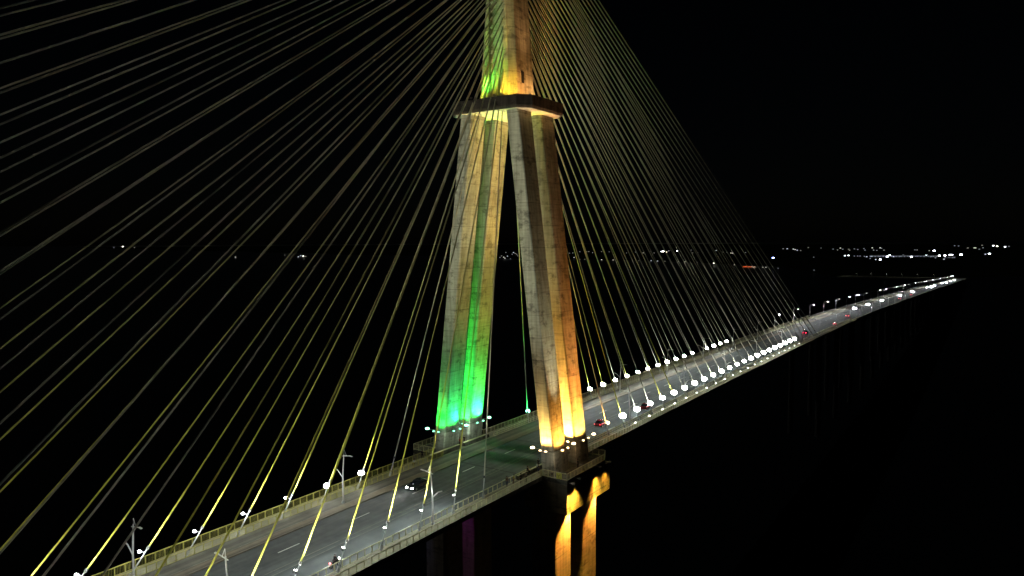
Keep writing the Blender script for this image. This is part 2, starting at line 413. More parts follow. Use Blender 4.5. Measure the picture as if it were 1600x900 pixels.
# piers below the deck
for sx in (1, -1):
    xa, xb = (10.2, 15.2) if sx > 0 else (-15.2, -10.2)
    m = MB(); m.box(*((9.0, 17.9) if sx > 0 else (-17.9, -9.0)), -8.4, 8.4, -6.0, -.64); m.build('pier_head', C_PIER, py)
    for y0, y1 in ((-8.2, -2.0), (2.0, 8.2)):
        m = MB(); ch = .35
        q = [(xa+ch, y0), (xb-ch, y0), (xb, y0+ch), (xb, y1-ch), (xb-ch, y1), (xa+ch, y1), (xa, y1-ch), (xa, y0+ch)]
        m.loft([[(x, y, z) for x, y in q] for z in (-56, -6.02)]); m.build('pier_column', C_PIER, py)
m = MB(); m.box(-22, 22, -14, 14, -58, -51.5); m.build('pile_cap', C_PIER, py)

# ------------------------------------------------------------------ stay cables (28 per quarter)
A0, SP = 23.1, 7.9303
lit_near_left = set(range(1, 9)); lit_far_left = set(range(1, 15)); 
lit_near_right = set(range(0, 23)); lit_far_right = set(range(0, 20))-{15}
def cable_pts(side, d, k):
    s = d*(A0+SP*k)
    return Vector((side*10.45, s, zr(s)+.14)), Vector((side*1.4, d*3.0, 74.98+1.652*k-.0117*k*k))
def lamp_xy(side, d, k): return None
cable_group = {(1,-1):'stay cables of the near edge, left of the pylon', (-1,-1):'stay cables of the far edge, left of the pylon',
               (1,1):'stay cables of the near edge, right of the pylon', (-1,1):'stay cables of the far edge, right of the pylon'}
def bracket_mb(c, ax, ay, az, s=1.0):
    m = MB(); m.obox(c, ax, ay, az, .05*s, .05*s, .3*s); return m
for side in (1, -1):
    for d in (-1, 1):
        for k in range(28):
            P, Q = cable_pts(side, d, k); ax = (Q-P).normalized(); Ln = (Q-P).length
            if side > 0: lit = k in (lit_near_left if d < 0 else lit_near_right)
            else: lit = k in (lit_far_left if d < 0 else lit_far_right)
            edge = 'near' if side > 0 else 'far'; lr = 'left' if d < 0 else 'right'
            yel = lit if d < 0 else k in ({1, 4, 5} if side > 0 else {1, 3, 4, 5, 7})  # stays meant to look lamplit get the yellow copy
            word = 'yellow' if yel else 'grey'  # label word: yellow for the lamplit copy, grey for the dim copy
            t = thing('stay_cable', f'{word} stay cable, {ordn(k)} from the pylon along the {edge} edge, {lr} of the pylon', 'stay cable', P, 0, cable_group[(side, d)])
            t.location = P
            zp = (3.3 if not (d > 0) else 2.6)/max(ax.z, .3)
            zp = min(zp, 6.5)
            sag = 0.0011*Ln
            n = 12; pts = []
            for i in range(n+1):
                u = zp/Ln+(1-zp/Ln)*i/n
                pts.append(ax*Ln*u-Vector((0, 0, 4*sag*u*(1-u))))
            m = MB(); m.tube(pts, (.11 if k < 14 else .09) if d < 0 else .12, 8); m.build('sheath', M_SHEATH_LIT if yel else M_SHEATH_DIM, t, True)
            m = MB(); m.tube([(0, 0, 0), ax*(zp+.2)], .085, 7); m.build('anchor_pipe', M_STEEL, t, True)
            m = MB(); m.tube([ax*(zp-.25), ax*(zp+.15)], .2, 8); m.build('collar', M_BLACK, t)
            m = MB(); m.tube([ax*(-.1), ax*.7], .19, 8); m.build('socket', M_STEEL, t)
            if k < 12:
                m = MB(); m.tube([ax*(Ln-.6), ax*(Ln+.15)], .2, 8); m.build('upper_socket', M_POST, t)

# ------------------------------------------------------------------ floodlights at the feet of the cables
def flood(name, label, cat, loc, aim, w, h, dpt, lens, group, arm=None, housing=M_GREYH, body_first=False):
    """box floodlight: housing with cooling fins, bezel, lens, yoke"""
    t = thing(name, label, cat, loc, 0, group)
    az = Vector(aim).normalized()
    hlp = Vector((0, 0, 1)) if abs(az.z) < .95 else Vector((0, 1, 0))
    axx = hlp.cross(az).normalized(); ay = az.cross(axx)
    m = MB(); m.obox(-az*dpt*.5, axx, ay, az, w/2, h/2, dpt/2)
    for i in range(4): m.obox(-az*(dpt*1.12)+axx*(w*(-.36+.24*i)), axx, ay, az, w*.03, h*.42, dpt*.12)
    m.build('housing', housing, t)
    m = MB(); n = 18
    front = [axx*(w*.47*math.cos(a))*(1.12 if abs(math.cos(a)) > .5 else 1)+ay*(h*.47*math.sin(a)) for a in [2*math.pi*j/n for j in range(n)]]
    m.loft([[p*1.02+az*.004 for p in front], [p*.82+az*(.16*w) for p in front], [p*.35+az*(.24*w) for p in front]]); m.build('lens', lens, t, True)
    m = MB()
    if arm is not None:
        m.tube([-az*dpt*.6, Vector(arm)], .045, 6)
    m.tube([axx*(w*.56)-az*dpt*.2, axx*(w*.56)-az*dpt*1.3, -axx*(w*.56)-az*dpt*1.3, -axx*(w*.56)-az*dpt*.2], .025, 5); m.build('yoke', M_STEEL, t)
    return t
WH = (1.0, .97, .86)
for side in (1, -1):
    for d in (-1, 1):
        L_ = {(1,-1): lit_near_left, (-1,-1): lit_far_left, (1,1): lit_near_right, (-1,1): lit_far_right}[(side, d)]
        for k in sorted(L_):
            P, Q = cable_pts(side, d, k); ax = (Q-P).normalized()
            hz = 2.75/ax.z; c = P+ax*hz
            edge = 'near' if side > 0 else 'far'; lr = 'left' if d < 0 else 'right'
            out = Vector((0, d, 0))          # mounted on the outer face of the cable
            if d < 0:
                loc = c+out*.42+Vector((0, 0, -.12)); aim = (ax*.9+Vector((0, 0, .15)))
                big = .36; lens = E_WHITEF if (side < 0 and k > 3) else E_WHITE
                if side < 0 and k in (1, 2): big = .95; aim = Vector((.55, -.8, .35))
                if side < 0 and k > 2: loc = c+Vector((-.75, -.35, .05)); aim = Vector((.35, -.75, .5)); big = .42
            else:
                loc = c+out*.35+Vector((.12*side, 0, .05)); aim = Vector((.55, -.62, .30)); big = 1.35 if side > 0 else 1.2
                lens = E_WHITE; big *= random.uniform(.88, 1.08)
                if k == 0: lens = E_GOLDB if side > 0 else E_GREENB; big = .9
                if side > 0 and 13 < k: big = 1.5
            colw = 'gold' if (d > 0 and k == 0 and side > 0) else ('green' if (d > 0 and k == 0) else 'white')
            flood('cable_floodlight', f'{colw} floodlight on the {ordn(k)} cable from the pylon, {edge} edge, {lr} of the pylon', 'floodlight',
                  loc, aim, big, big*.82, .3, lens, f'cable floodlights on the {edge} edge, {lr} of the pylon', arm=(c-loc))
            colr = (1, .42, .05) if colw == 'gold' else ((.03, 1, .15) if colw == 'green' else WH)
            # beam along the cable
            off = Vector((.4, -.5, -.1)) if d > 0 else Vector((.42, -.1, -.25))
            bp_ = c+off-ax*.2
            if d < 0 or k < 12 or k % 2 == 0:
                pw = 1500 if d < 0 else 0
                if colw == 'gold': pw = 5000
                if pw: spot('cable_beam', bp_, P+ax*(hz+17), pw, 20, colr, 1.0, .12)
                pw = {'gold': 12000, 'green': 3000}.get(colw, 5200 if d < 0 else 2200)
                spot('cable_glow', c+Vector((.3, -.12, -.1)), P+ax*(hz+5), pw, 48, (1, .96, .74) if (d < 0 and colw == 'white') else colr, 1.0, .08)
            if d > 0 and k > 0:
                spot('flood_spill', loc+Vector((-.5*side, -.3, .35)), (-1 if side > 0 else 1, loc.y-3, zr(loc.y)), (3600 if side > 0 else 1700)*random.uniform(.75, 1.2), 125, (.90, 1, .98), .8, .3)
            elif d > 0:
                point('flood_spill', loc+Vector((.2, -.7, .4)), 160, colr, .3)
            elif side < 0 and k < 9 or side > 0:
                point('flood_spill', loc+(Vector((.45, -.4, .75)) if side < 0 else Vector((-2.6, -.4, 1.0))), 480 if side < 0 else 800, (.93, 1, .98), .3)
# glints of the cable lamps on the outer railing, added as small glowing boxes
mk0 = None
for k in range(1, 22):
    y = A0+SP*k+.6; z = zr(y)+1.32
    lab = f'small glowing glint on the near outer railing, {ordn(k-1)} to the right of the pylon'
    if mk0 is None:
        mk0 = thing('rail_glint', lab, 'lamp', (12.72, y, z), 0, 'small glints along the near outer railing')
        m = MB(); m.box(-.13, .13, -.42, .42, -.1, .05); m.build('housing', M_GREYH, mk0)  # made-up box and lens that carry the glint
        m = MB(); m.loft([[(-.11, -.38, .052), (.11, -.38, .052), (.11, .38, .052), (-.11, .38, .052)], [(-.06, -.3, .17), (.06, -.3, .17), (.06, .3, .17), (-.06, .3, .17)]]); m.build('lens', E_GLINT, mk0)  # made-up lens, the glowing part of the added glint
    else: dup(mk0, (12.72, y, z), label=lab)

# ------------------------------------------------------------------ railings
def railing(name, label, x, a, b, step, mat, h=1.25, bal=True, z0=.15, group=None, rails=2):
    t = thing(name, label, 'railing', path(a)[0]+path(a)[1]*x, 0, group); base = t.location.copy()
    def P(s, z): p, n = path(s); return p+n*x+Vector((0, 0, z))-base
    ss = []; s = a
    while s < b: ss.append(s); s += step
    ss.append(b)
    m = MB(); pts = [P(s, h) for s in srange(a, b)]
    for q0, q1 in zip(pts, pts[1:]): 
        mid = (q0+q1)/2; dv = (q1-q0); L = dv.length; dv.normalize(); nn = dv.cross(Vector((0,0,1))).normalized()
        m.obox(mid, dv, nn, nn.cross(dv)*-1, L/2, .055, .045)
    m.build('top_rail', mat, t)
    m = MB()
    for zz in ([.16] if rails == 2 else [.16, .62]):
        pts = [P(s, zz) for s in srange(a, b)]
        for q0, q1 in zip(pts, pts[1:]):
            mid = (q0+q1)/2; dv = (q1-q0); L = dv.length; dv.normalize(); nn = dv.cross(Vector((0,0,1))).normalized()
            m.obox(mid, dv, nn, nn.cross(dv)*-1, L/2, .04, .035)
    m.build('lower_rail', mat, t)
    near = sorted(range(len(ss)), key=lambda i: abs(ss[i]-(-60)))
    keep = set(near[:96]); pm = MB(); pm.box(-.05, .05, -.05, .05, z0-.05, h-.04); pme = pm.mesh('post', mat)
    rest = MB()
    for i, s in enumerate(ss):
        q = P(s, 0)
        if i in keep:
            o = bpy.data.objects.new('post', pme); COL.objects.link(o); o.parent = t; o.location = q
        else: rest.box(q.x-.05, q.x+.05, q.y-.05, q.y+.05, q.z+z0-.05, q.z+h-.04)
    if rest.v: tag(rest.build('far_posts', mat, t), kind='stuff')
    if bal:
        m = MB()
        for s0, s1 in zip(ss, ss[1:]):
            if abs(s0) > 130: continue
            for j in range(1, 7):
                q = P(s0+(s1-s0)*j/7, 0); m.box(q.x-.012, q.x+.012, q.y-.012, q.y+.012, q.z+.19, q.z+h-.05)
        if m.v: m.build('balusters', mat, t)
    return t
for x, side in ((1, 'near'), (-1, 'far')):
    matL = M_RAIL_G if x > 0 else M_RAIL_Y
    railing('railing', f'outer railing with thin bars on the {side} edge, left of the pylon', x*12.7, S0+90, -8.5, 1.35, matL)
    railing('railing', f'outer railing on the {side} edge, right of the pylon', x*12.7, 8.7, 330, 1.35, M_RAIL_G, h=1.25)
    railing('railing', f'inner railing between road and walkway on the {side} side, left of the pylon', x*10.06, S0+90, -8.5, 1.35, matL, h=1.15, bal=(x < 0), rails=2)
    railing('railing', f'inner railing between road and walkway on the {side} side, right of the pylon', x*10.06, 8.7, 330, 1.35, M_RAIL_G, h=1.0, bal=False, rails=3)
    # fence round the side platform
    t = thing('platform_railing', f'railing round the side platform at the {side} foot of the pylon', 'railing', (x*12.8, -8.3, .15))
    base = t.location.copy()
    cor = [(12.7, -8.3), (17.85, -8.3), (17.85, 6.15), (16.85, 8.5), (12.7, 8.5)]
    m = MB(); lowm = MB(); pm = MB(); pm.box(-.05, .05, -.05, .05, -.02, 1.2); pme = pm.mesh('post', M_RAIL_G); bm_ = MB()
    for (xa, ya), (xb, yb) in zip(cor, cor[1:]):
        a_ = Vector((x*xa, ya, .15))-base; b_ = Vector((x*xb, yb, .15))-base; dv = (b_-a_); L = dv.length; dn = dv.normalized(); nn = Vector((-dn.y, dn.x, 0))
        m.obox((a_+b_)/2+Vector((0, 0, 1.2)), dn, nn, Vector((0, 0, 1)), L/2, .05, .045)
        lowm.obox((a_+b_)/2+Vector((0, 0, .12)), dn, nn, Vector((0, 0, 1)), L/2, .04, .035)
        n = max(1, round(L/1.3))
        for i in range(n):
            o = bpy.data.objects.new('post', pme); COL.objects.link(o); o.parent = t; o.location = a_+dv*i/n
            for j in range(1, 6):
                q = a_+dv*(i+j/6)/n; bm_.box(q.x-.012, q.x+.012, q.y-.012, q.y+.012, .14, 1.17)
    m.build('top_rail', M_RAIL_G, t); lowm.build('lower_rail', M_RAIL_G, t); bm_.build('balusters', M_RAIL_G, t)
# yellow banner hung on the platform railing
m_yb = simple('yellow_banner', (0.62, 0.62, 0.10), .7, vary=.05); m_ink = simple('banner_ink', (0.06, 0.10, 0.03), .7)
bn = thing('banner', 'small yellow green banner with dark scrawl tied to the near platform railing', 'banner', (16.3, -8.42, .25))
m = MB(); m.box(-.55, .55, -.02, .02, 0, 1.05); m.build('cloth', m_yb, bn)
m = MB(); 
for a_, b_ in (((-.3, .75), (-.05, .45)), ((-.05, .45), (.05, .75)), ((.05, .75), (.3, .7)), ((-.05, .45), (-.08, .2))):
    m.tube([(a_[0], -.035, a_[1]), (b_[0], -.035, b_[1])], .035, 5)
m.build('scrawl', m_ink, bn)
# concrete ledge and barrier blocks by the legs
def block(label, x0, x1, y0, y1, h):
    t = thing('concrete_barrier', label, 'barrier', ((x0+x1)/2, (y0+y1)/2, .14)); hx_, hy_ = (x1-x0)/2, (y1-y0)/2
    m = MB(); m.loft([[(-hx_, -hy_, 0), (hx_, -hy_, 0), (hx_, hy_, 0), (-hx_, hy_, 0)], [(-hx_, -hy_, .25), (hx_, -hy_, .25), (hx_, hy_, .25), (-hx_, hy_, .25)],
                      [(-hx_*.6, -hy_, h), (hx_*.6, -hy_, h), (hx_*.6, hy_, h), (-hx_*.6, hy_, h)]]); m.build('block', C_DECK, t)
    m = MB(); m.box(-hx_*.62, hx_*.62, -hy_+.01, hy_-.01, h+.003, h+.06); m.build('coping', M_RAIL_G, t)
block('long low concrete ledge in front of the green lit legs', -11.2, -10.4, -11.6, -2.4, .75)
block('short concrete ledge beyond the gap by the green lit legs', -11.2, -10.4, -.9, 7.6, .75)
block('long low concrete ledge on the road side of the gold lit legs', 9.9, 10.5, -12.6, 8.2, .7)

# ------------------------------------------------------------------ floodlights ringing the pylon legs
GOLD, GREEN = (1.0, .50, .07), (.012, 1.0, .07)
ORANGE = (1.0, .33, .05)
def leg_lights(sx, sy):
    xo, xi = hx(4.4)+.14, hx(4.4)-LW-.14
    X0, X1 = sorted((sx*xo, sx*xi)); Ya, Yb = sorted((sy*Y1, sy*Y2))
    gold = sx > 0; word = 'gold' if gold else 'green'; fr = 'left' if sy < 0 else 'right'
    lens, lensb = (E_GOLD, E_GOLDB) if gold else (E_GREEN, E_GREENB)
    who = f'{"left" if sy < 0 else "right"} {word} lit leg'
    grp = f'{word} floodlights ringing the pylon legs'
    z = 4.35
    for i, (u, nm) in enumerate(((.22, 'left one'), (.62, 'right one'))):
        flood('leg_floodlight', f'small {word} floodlight, {nm} on the upstream side of the {who}', 'floodlight', (X0+(X1-X0)*u, Ya-1.0, z), (.15, -.35, 1), .5, .34, .2, lens, grp, arm=(0, .95, -.3))
    for i, (u, nm) in enumerate(((.28, 'left one'), (.72, 'right one'))):
        flood('leg_floodlight', f'small {word} floodlight, {nm} on the river side of the {who}', 'floodlight', (X1+1.0, Ya+(Yb-Ya)*u, z), (.5, -.1, 1), .5, .34, .2, lens, grp, arm=(-.95, 0, -.3))
    flood('leg_floodlight', f'large {word} floodlight at the left corner of the {who}', 'floodlight', (X0-.95, Ya-1.1, z+.35), (.45, -.5, .8), .75, .5, .25, lensb, grp, arm=(1.0, 1.2, -.4))
    flood('leg_floodlight', f'large {word} floodlight at the right corner of the {who}', 'floodlight', (X1+1.15, Yb+.6, z+.35), (.5, -.5, .8), .75, .5, .25, lensb, grp, arm=(-1.2, -.8, -.4))
for sx in (1, -1):
    for sy in (-1, 1): leg_lights(sx, sy)
def legc(sx, sy, z): return Vector((sx*(hx(z)-LW/2), sy*(Y1+Y2)/2, z))
def face(sx, sy, z, f):
    """centre of a leg face at height z: f in '-y','+y','+x','-x' """
    c = legc(sx, sy, z)
    if f == '-y': c.y -= (Y1-Y2)/2
    if f == '+y': c.y += (Y1-Y2)/2
    if f == '+x': c.x += LW/2
    if f == '-x': c.x -= LW/2
    return c
N_ = {'-y': Vector((0, -1, 0)), '+y': Vector((0, 1, 0)), '+x': Vector((1, 0, 0)), '-x': Vector((-1, 0, 0))}
def uplight(sx, sy, f, pw, col, z=4.6, off=1.3, tz=30, ang=34, shift=0.0):
    a = face(sx, sy, z, f)+N_[f]*off; tan = Vector((1, 0, 0)) if 'y' in f else Vector((0, 1, 0)); a += tan*shift
    spot('leg_beam', a, face(sx, sy, tz, f), pw, ang, col, 1.0, .2)
def wash(sx, sy, f, pw, col, tz=13, ang=110, off=1.9):
    tz = tz-3.8; pw = pw*1.35; ang = 128
    for sh in (-1, 1): uplight(sx, sy, f, pw, col, z=4.2, off=off, tz=tz, ang=ang*.78, shift=sh*(.7 if 'y' in f else 1.3))
wash(1, -1, '-y', 5200, (1, .62, .15)); wash(1, -1, '+x', 3600, (1, .40, .06), tz=11); wash(1, -1, '-x', 1500, (.5, 1, .2))
wash(1, 1, '-y', 15000, (1, .52, .09), off=1.5); wash(1, 1, '+x', 8500, (1, .50, .08))
uplight(1, 1, '-y', 110000, (1, .40, .07), off=1.6, tz=32, ang=34); uplight(1, 1, '+x', 52000, (1, .27, .05), off=1.6, tz=28, ang=36); uplight(1, 1, '+x', 80000, (1, .27, .06), off=1.9, tz=44, ang=20)
uplight(1, -1, '+x', 3000, ORANGE, off=1.6, tz=22, ang=36); uplight(1, -1, '+x', 60000, (.95, .92, .62), off=2.6, tz=66, ang=30)
uplight(1, 1, '+x', 20000, (.95, .78, .25), off=2.6, tz=56, ang=24)
wash(-1, -1, '-y', 3800, GREEN); wash(-1, -1, '+x', 4200, GREEN)
uplight(-1, -1, '-y', 5000, (.2, 1, .25), off=1.6, tz=24, ang=40); uplight(-1, -1, '+x', 7000, (.15, 1, .2), off=1.6, tz=24, ang=40)
uplight(-1, -1, '+x', 5000, (.02, .7, .7), z=5.0, off=.9, tz=8, ang=60, shift=1.6)
wash(-1, 1, '-y', 7000, (.012, 1, .06), off=1.5); wash(-1, 1, '+x', 6500, (.02, 1, .07))
uplight(-1, 1, '-y', 90000, (.02, 1, .10), off=1.6, tz=30, ang=30); uplight(-1, 1, '-y', 110000, (.012, .9, .05), off=1.9, tz=46, ang=14); uplight(-1, 1, '+x', 42000, (.12, 1, .06), off=1.6, tz=26, ang=36)
uplight(-1, 1, '+x', 9000, (.05, .8, .8), z=5.0, off=.9, tz=7.5, ang=70, shift=1.7)
for sx, sy, cc, pw in ((1, -1, (1, .85, .6), 90), (1, 1, (1, .6, .3), 50), (-1, -1, (.7, 1, .75), 90), (-1, 1, (.75, 1, .85), 260)):
    point('ring_glow', legc(sx, sy, 3.6)+Vector((LW/2+1.3, -3.6, 0)), pw, cc, .3)
# upward spill of the cable floodlights left of the pylon onto the legs and the mast
for k in (1, 3, 5):
    for side, pw in ((1, 15000), (-1, 13000)):
        P, Q = cable_pts(side, -1, k); ax = (Q-P).normalized(); c = P+ax*(3.4/ax.z)
        spot('cable_flood_spill', c+Vector((.4*side, .5, .4)), (side*7.5, -6, 48+6*(k > 3)), pw, 58, (.97, .97, .72), 1.0, .3)
# long-throw gold projectors on the near platforms aimed at the inside of the far legs and the soffit
for sy, pw, cc in ((-1, 60000, (1, .80, .46)), (1, 130000, (1, .60, .14))):
    spot('long_throw_beam', (10.6, sy*4.0, 5.2), (-6.5, sy*3.6, 62), pw, 26, cc, 1.0, .25)
spot('long_throw_beam', (9.6, 0, 5.2), (0.5, 0, 66), 150000, 20, (1, .62, .12), 1.0, .25)
spot('long_throw_beam', (-9.6, 0, 5.2), (5, 2.5, 64), 60000, 22, (.9, .8, .12), 1.0, .25)
# projectors on the platform lighting the mast
def mast_light(label, loc, tgt, pw, ang, col, lens):
    flood('mast_floodlight', label, 'floodlight', loc, (Vector(tgt)-Vector(loc)), .4, .3, .2, lens, 'floodlights on the crosshead platform')
    dv = (Vector(tgt)-Vector(loc)).normalized(); spot('mast_beam', Vector(loc)+dv*.45, tgt, pw, ang, col, 1.0, .1)
ML = M_GREYH
mast_light('yellow floodlight at the foot of the left mast wall', (-3.5, -6.9, 69.2), (-3.0, -3.9, 72.5), 1700, 140, (.80, .85, .05), ML)
mast_light('green floodlight in the corner of the mast recess', (-1.3, -5.6, 69.2), (-1.9, -3.3, 74), 5200, 70, (.02, 1, .08), ML)
mast_light('gold floodlight at the foot of the right mast wall', (3.3, -7.0, 69.2), (3.0, -3.9, 72.5), 2200, 140, (1, .68, .05), ML)
mast_light('green floodlight beside the gold one at the right mast wall', (1.6, -6.8, 69.2), (1.9, -3.9, 80), 2600, 50, (.25, 1, .05), ML)
mast_light('orange floodlight on the river side of the mast', (7.4, -3.6, 69.2), (4.2, -2.2, 72.5), 1500, 140, (1, .40, .07), ML)
mast_light('pale floodlight at the rear river corner of the mast', (7.8, 1.8, 69.2), (4.2, 1.6, 73), 1300, 140, (1, .50, .18), ML)
spot('mast_beam', (3.0, -6.9, 69.6), (2.8, -3.7, 96), 26000, 30, (1, .66, .10), 1.0, .15)
spot('mast_beam', (-3.2, -6.9, 69.6), (-2.4, -3.7, 94), 20000, 30, (.62, .85, .10), 1.0, .15)
spot('mast_beam', (-1.5, -6.3, 69.6), (-1.75, -3.6, 84), 9000, 18, (.05, 1, .08), 1.0, .15)
spot('mast_beam', (7.4, 0, 69.6), (3.4, 0, 96), 13000, 36, (1, .50, .18), 1.0, .15)

# lights on the pier heads and columns
for i, (y, pw, nm, zt_) in enumerate(((-7.9, 3600, 'first', -2.3), (-5.6, 2700, 'second', -2.0), (2.4, 2800, 'third', -2.0), (6.3, 1000, 'fourth', -2.0))):
    flood('pier_floodlight', f'gold floodlight on the near pier head shining down, {nm} from the left', 'floodlight', (18.95, y, zt_+1.9), (-.12, 0, -1), .4, .3, .2, M_GREYH, 'gold floodlights on the near pier head', arm=(-1.0, 0, .1))
    spot('pier_beam', (18.95, y, zt_+1.0), (18.80, y, zt_-3.0), pw*3.0, 80, (1, .56, .07), .75, .06)
for y0, nm, pw in ((-2.5, 'left', 60000), (7.8, 'right', 42000)):
    flood('pier_floodlight', f'gold floodlight shining down the {nm} near pier column', 'floodlight', (16.3, y0+.2, -6.2), (-.05, 0, -1), .4, .3, .2, M_GREYH, 'gold floodlights shining down the near columns')
    spot('pier_down_beam', (16.05, y0+.1, -6.45), (15.6, y0-3.2, -16), pw*1.25, 60, (1, .44, .07), .8, .08)
flood('pier_floodlight', 'purple floodlight shining down the right far pier column', 'floodlight', (-14.2, .6, -6.3), (0, 0, -1), .4, .3, .2, M_GREYH, 'coloured floodlights on the far columns')
spot('pier_down_beam', (-14.8, -.3, -6.6), (-15.0, 2.0, -26), 4200, 60, (.42, .06, .55), 1.0, .2)
flood('pier_floodlight', 'faint blue floodlight shining down the left far pier column', 'floodlight', (-15.0, -9.4, -6.3), (0, 0, -1), .4, .3, .2, M_GREYH, 'coloured floodlights on the far columns')
spot('pier_down_beam', (-15.4, -9.4, -6.6), (-15.2, -8.2, -24), 1500, 26, (.25, .3, 1), 1.0, .1)

# ------------------------------------------------------------------ Y shaped lamp posts on the main span
def y_post(side):
    t = thing('lamp_post', 'x', 'lamp post', (0, 0, 0), 0, 'white forked lamp posts on the main span')
    o = side                                     # +x = walkway side of the near edge
    m = MB(); m.tube([(0, 0, 0), (0, 0, .35)], [.26, .2], 8); m.build('base', M_STEEL, t)
    m = MB(); m.tube([(0, 0, .3), (0, 0, 4.3), (-.35*o, 0, 8.1)], [.13, .12, .09], 8); m.build('pole', M_POST, t, True)
    m = MB(); m.tube([(0, 0, 4.2), (1.1*o, 0, 5.2), (1.8*o, 0, 5.45)], [.09, .08, .1], 8); m.build('walkway_arm', M_POST, t, True)
    m = MB(); m.tube([(.1*o, 0, 7.75), (-1.9*o, 0, 8.05)], [.07, .06], 6); m.build('road_arm', M_POST, t, True)
    m = MB(); m.tube([(-.36*o, 0, 8.1), (-.42*o, 0, 8.9), (-.95*o, 0, 7.92)], .035, 5); m.build('stay', M_POST, t)
    m = MB(); m.obox((-1.95*o, 0, 8.02), Vector((1, 0, -.1)).normalized(), Vector((0, 1, 0)), Vector((.1, 0, 1)).normalized(), .3, .12, .05); m.build('lamp_head', M_POST, t)
    return t
protoN, protoF = y_post(1), y_post(-1)
usedN = usedF = False
ln = [(-105.3, 'near', -1), (-70.8, 'near', -1), (-36.2, 'near', -1), (33, 'near', 1), (67.4, 'near', 1), (101.8, 'near', 1), (136.4, 'near', 1), (170.9, 'near', 1), (205, 'near', 1)]
lf = [(-106, 'far', -1), (-71.5, 'far', -1), (-37.1, 'far', -1), (31.5, 'far', 1), (66, 'far', 1), (100.4, 'far', 1), (134, 'far', 1), (168.5, 'far', 1), (203, 'far', 1)]
cnt = {}
for y, sd, d in sorted(ln, key=lambda t: abs(t[0]))+sorted(lf, key=lambda t: abs(t[0])):
    i = cnt.get((sd, d), 0); cnt[(sd, d)] = i+1
    lab = f'white forked lamp post on the {sd} side, {ordn(i)} to the {"left" if d < 0 else "right"} of the pylon'
    x = 10.75 if sd == 'near' else -7.45; loc = (x, y, zr(y)+.12)
    p = protoN if sd == 'near' else protoF
    if sd == 'near' and not usedN: p.location = loc; p['label'] = lab; usedN = True
    elif sd == 'far' and not usedF: p.location = loc; p['label'] = lab; usedF = True
    else: dup(p, loc, label=lab)

# ------------------------------------------------------------------ street lights of the approach viaduct
def street_light(lens, arm=1.9, h=7.6):
    t = thing('street_light', 'x', 'street light', (0, 0, 0), 0, 'street lights along the far edge of the approach')
    m = MB(); m.tube([(0, 0, 0), (0, 0, h-.4)], [.16, .10], 6); m.build('pole', M_STEEL, t, True)
    m = MB(); m.tube([(0, 0, h-.5), (.5, 0, h-.05), (arm, 0, h)], [.07, .06, .05], 6); m.build('arm', M_STEEL, t, True)
    m = MB(); m.obox((arm+.2, 0, h), Vector((1, 0, 0)), Vector((0, 1, 0)), Vector((0, 0, 1)), .45, .18, .08); m.build('lamp_head', M_GREYH, t)
    m = MB(); m.ball((arm+.2, 0, h-.08), .36, 8, 1.1, .9, .6); m.build('lens', lens, t, True)
    return t
sb, sdm, snone = street_light(E_STREET), street_light(E_STREETD), street_light(M_GREYH)
used = set()
def put_light(pr, loc, rz, lab, grp):
    key = pr.name
    if key not in used:
        used.add(key); pr.location = loc; pr.rotation_euler = (0, 0, rz); pr['label'] = lab; pr['group'] = grp; return pr
    return dup(pr, loc, rz, lab, grp)
i = 0; s = 251.0
BR = {0, 2, 5, 9, 14, 17, 21, 24, 28, 33, 36}; NO = {8, 11, 16}
while s < 1780:
    p, n = path(s); br = i in BR
    st = 'bright' if br else ('unlit' if i in NO else 'faint')
    put_light(sb if br else (snone if i in NO else sdm), p+n*(-12.2), 0, f'{st} street light on the far edge of the approach, {ordn(i)} beyond the last cable', 'street lights along the far edge of the approach')
    if i % 2 == 0 or s < 420: point('street_spill', p+n*(-9.3)+Vector((0, 0, 6.7)), 5200 if s < 1000 else 6500, (.95, .97, 1), .4)
    i += 1; s += 39.5
i = 0; s = 233.0
while s < 640:
    p, n = path(s)
    put_light(snone, p+n*12.2, math.pi, f'slim unlit street light on the near edge of the approach, {ordn(i)} beyond the last cable', 'street lights along the near edge of the approach')
    i += 1; s += 39.5
i = 0; s = 1880
while s < 2080:
    p, n = path(s)
    put_light(sb if i in (3, 9, 14) else sdm, p+n*12.2, math.pi, 'tiny street light on the part of the road that bends left', 'street lights past the bend of the road')
    i += 1; s += 34
# parapets of the approach
for x, sd in ((12.7, 'near'), (-12.7, 'far')):
    t = thing('parapet', f'long concrete parapet along the {sd} edge of the approach', 'parapet', (x, 330, zr(330)))
    b0 = t.location.copy()
    m = sweep([(x-.14, .13), (x-.14, 1.0), (x+.14, 1.0), (x+.14, .13)], 331, S1-5)
    m.v = [tuple(Vector(v)-b0) for v in m.v]; m.build('wall', C_FAR, t)

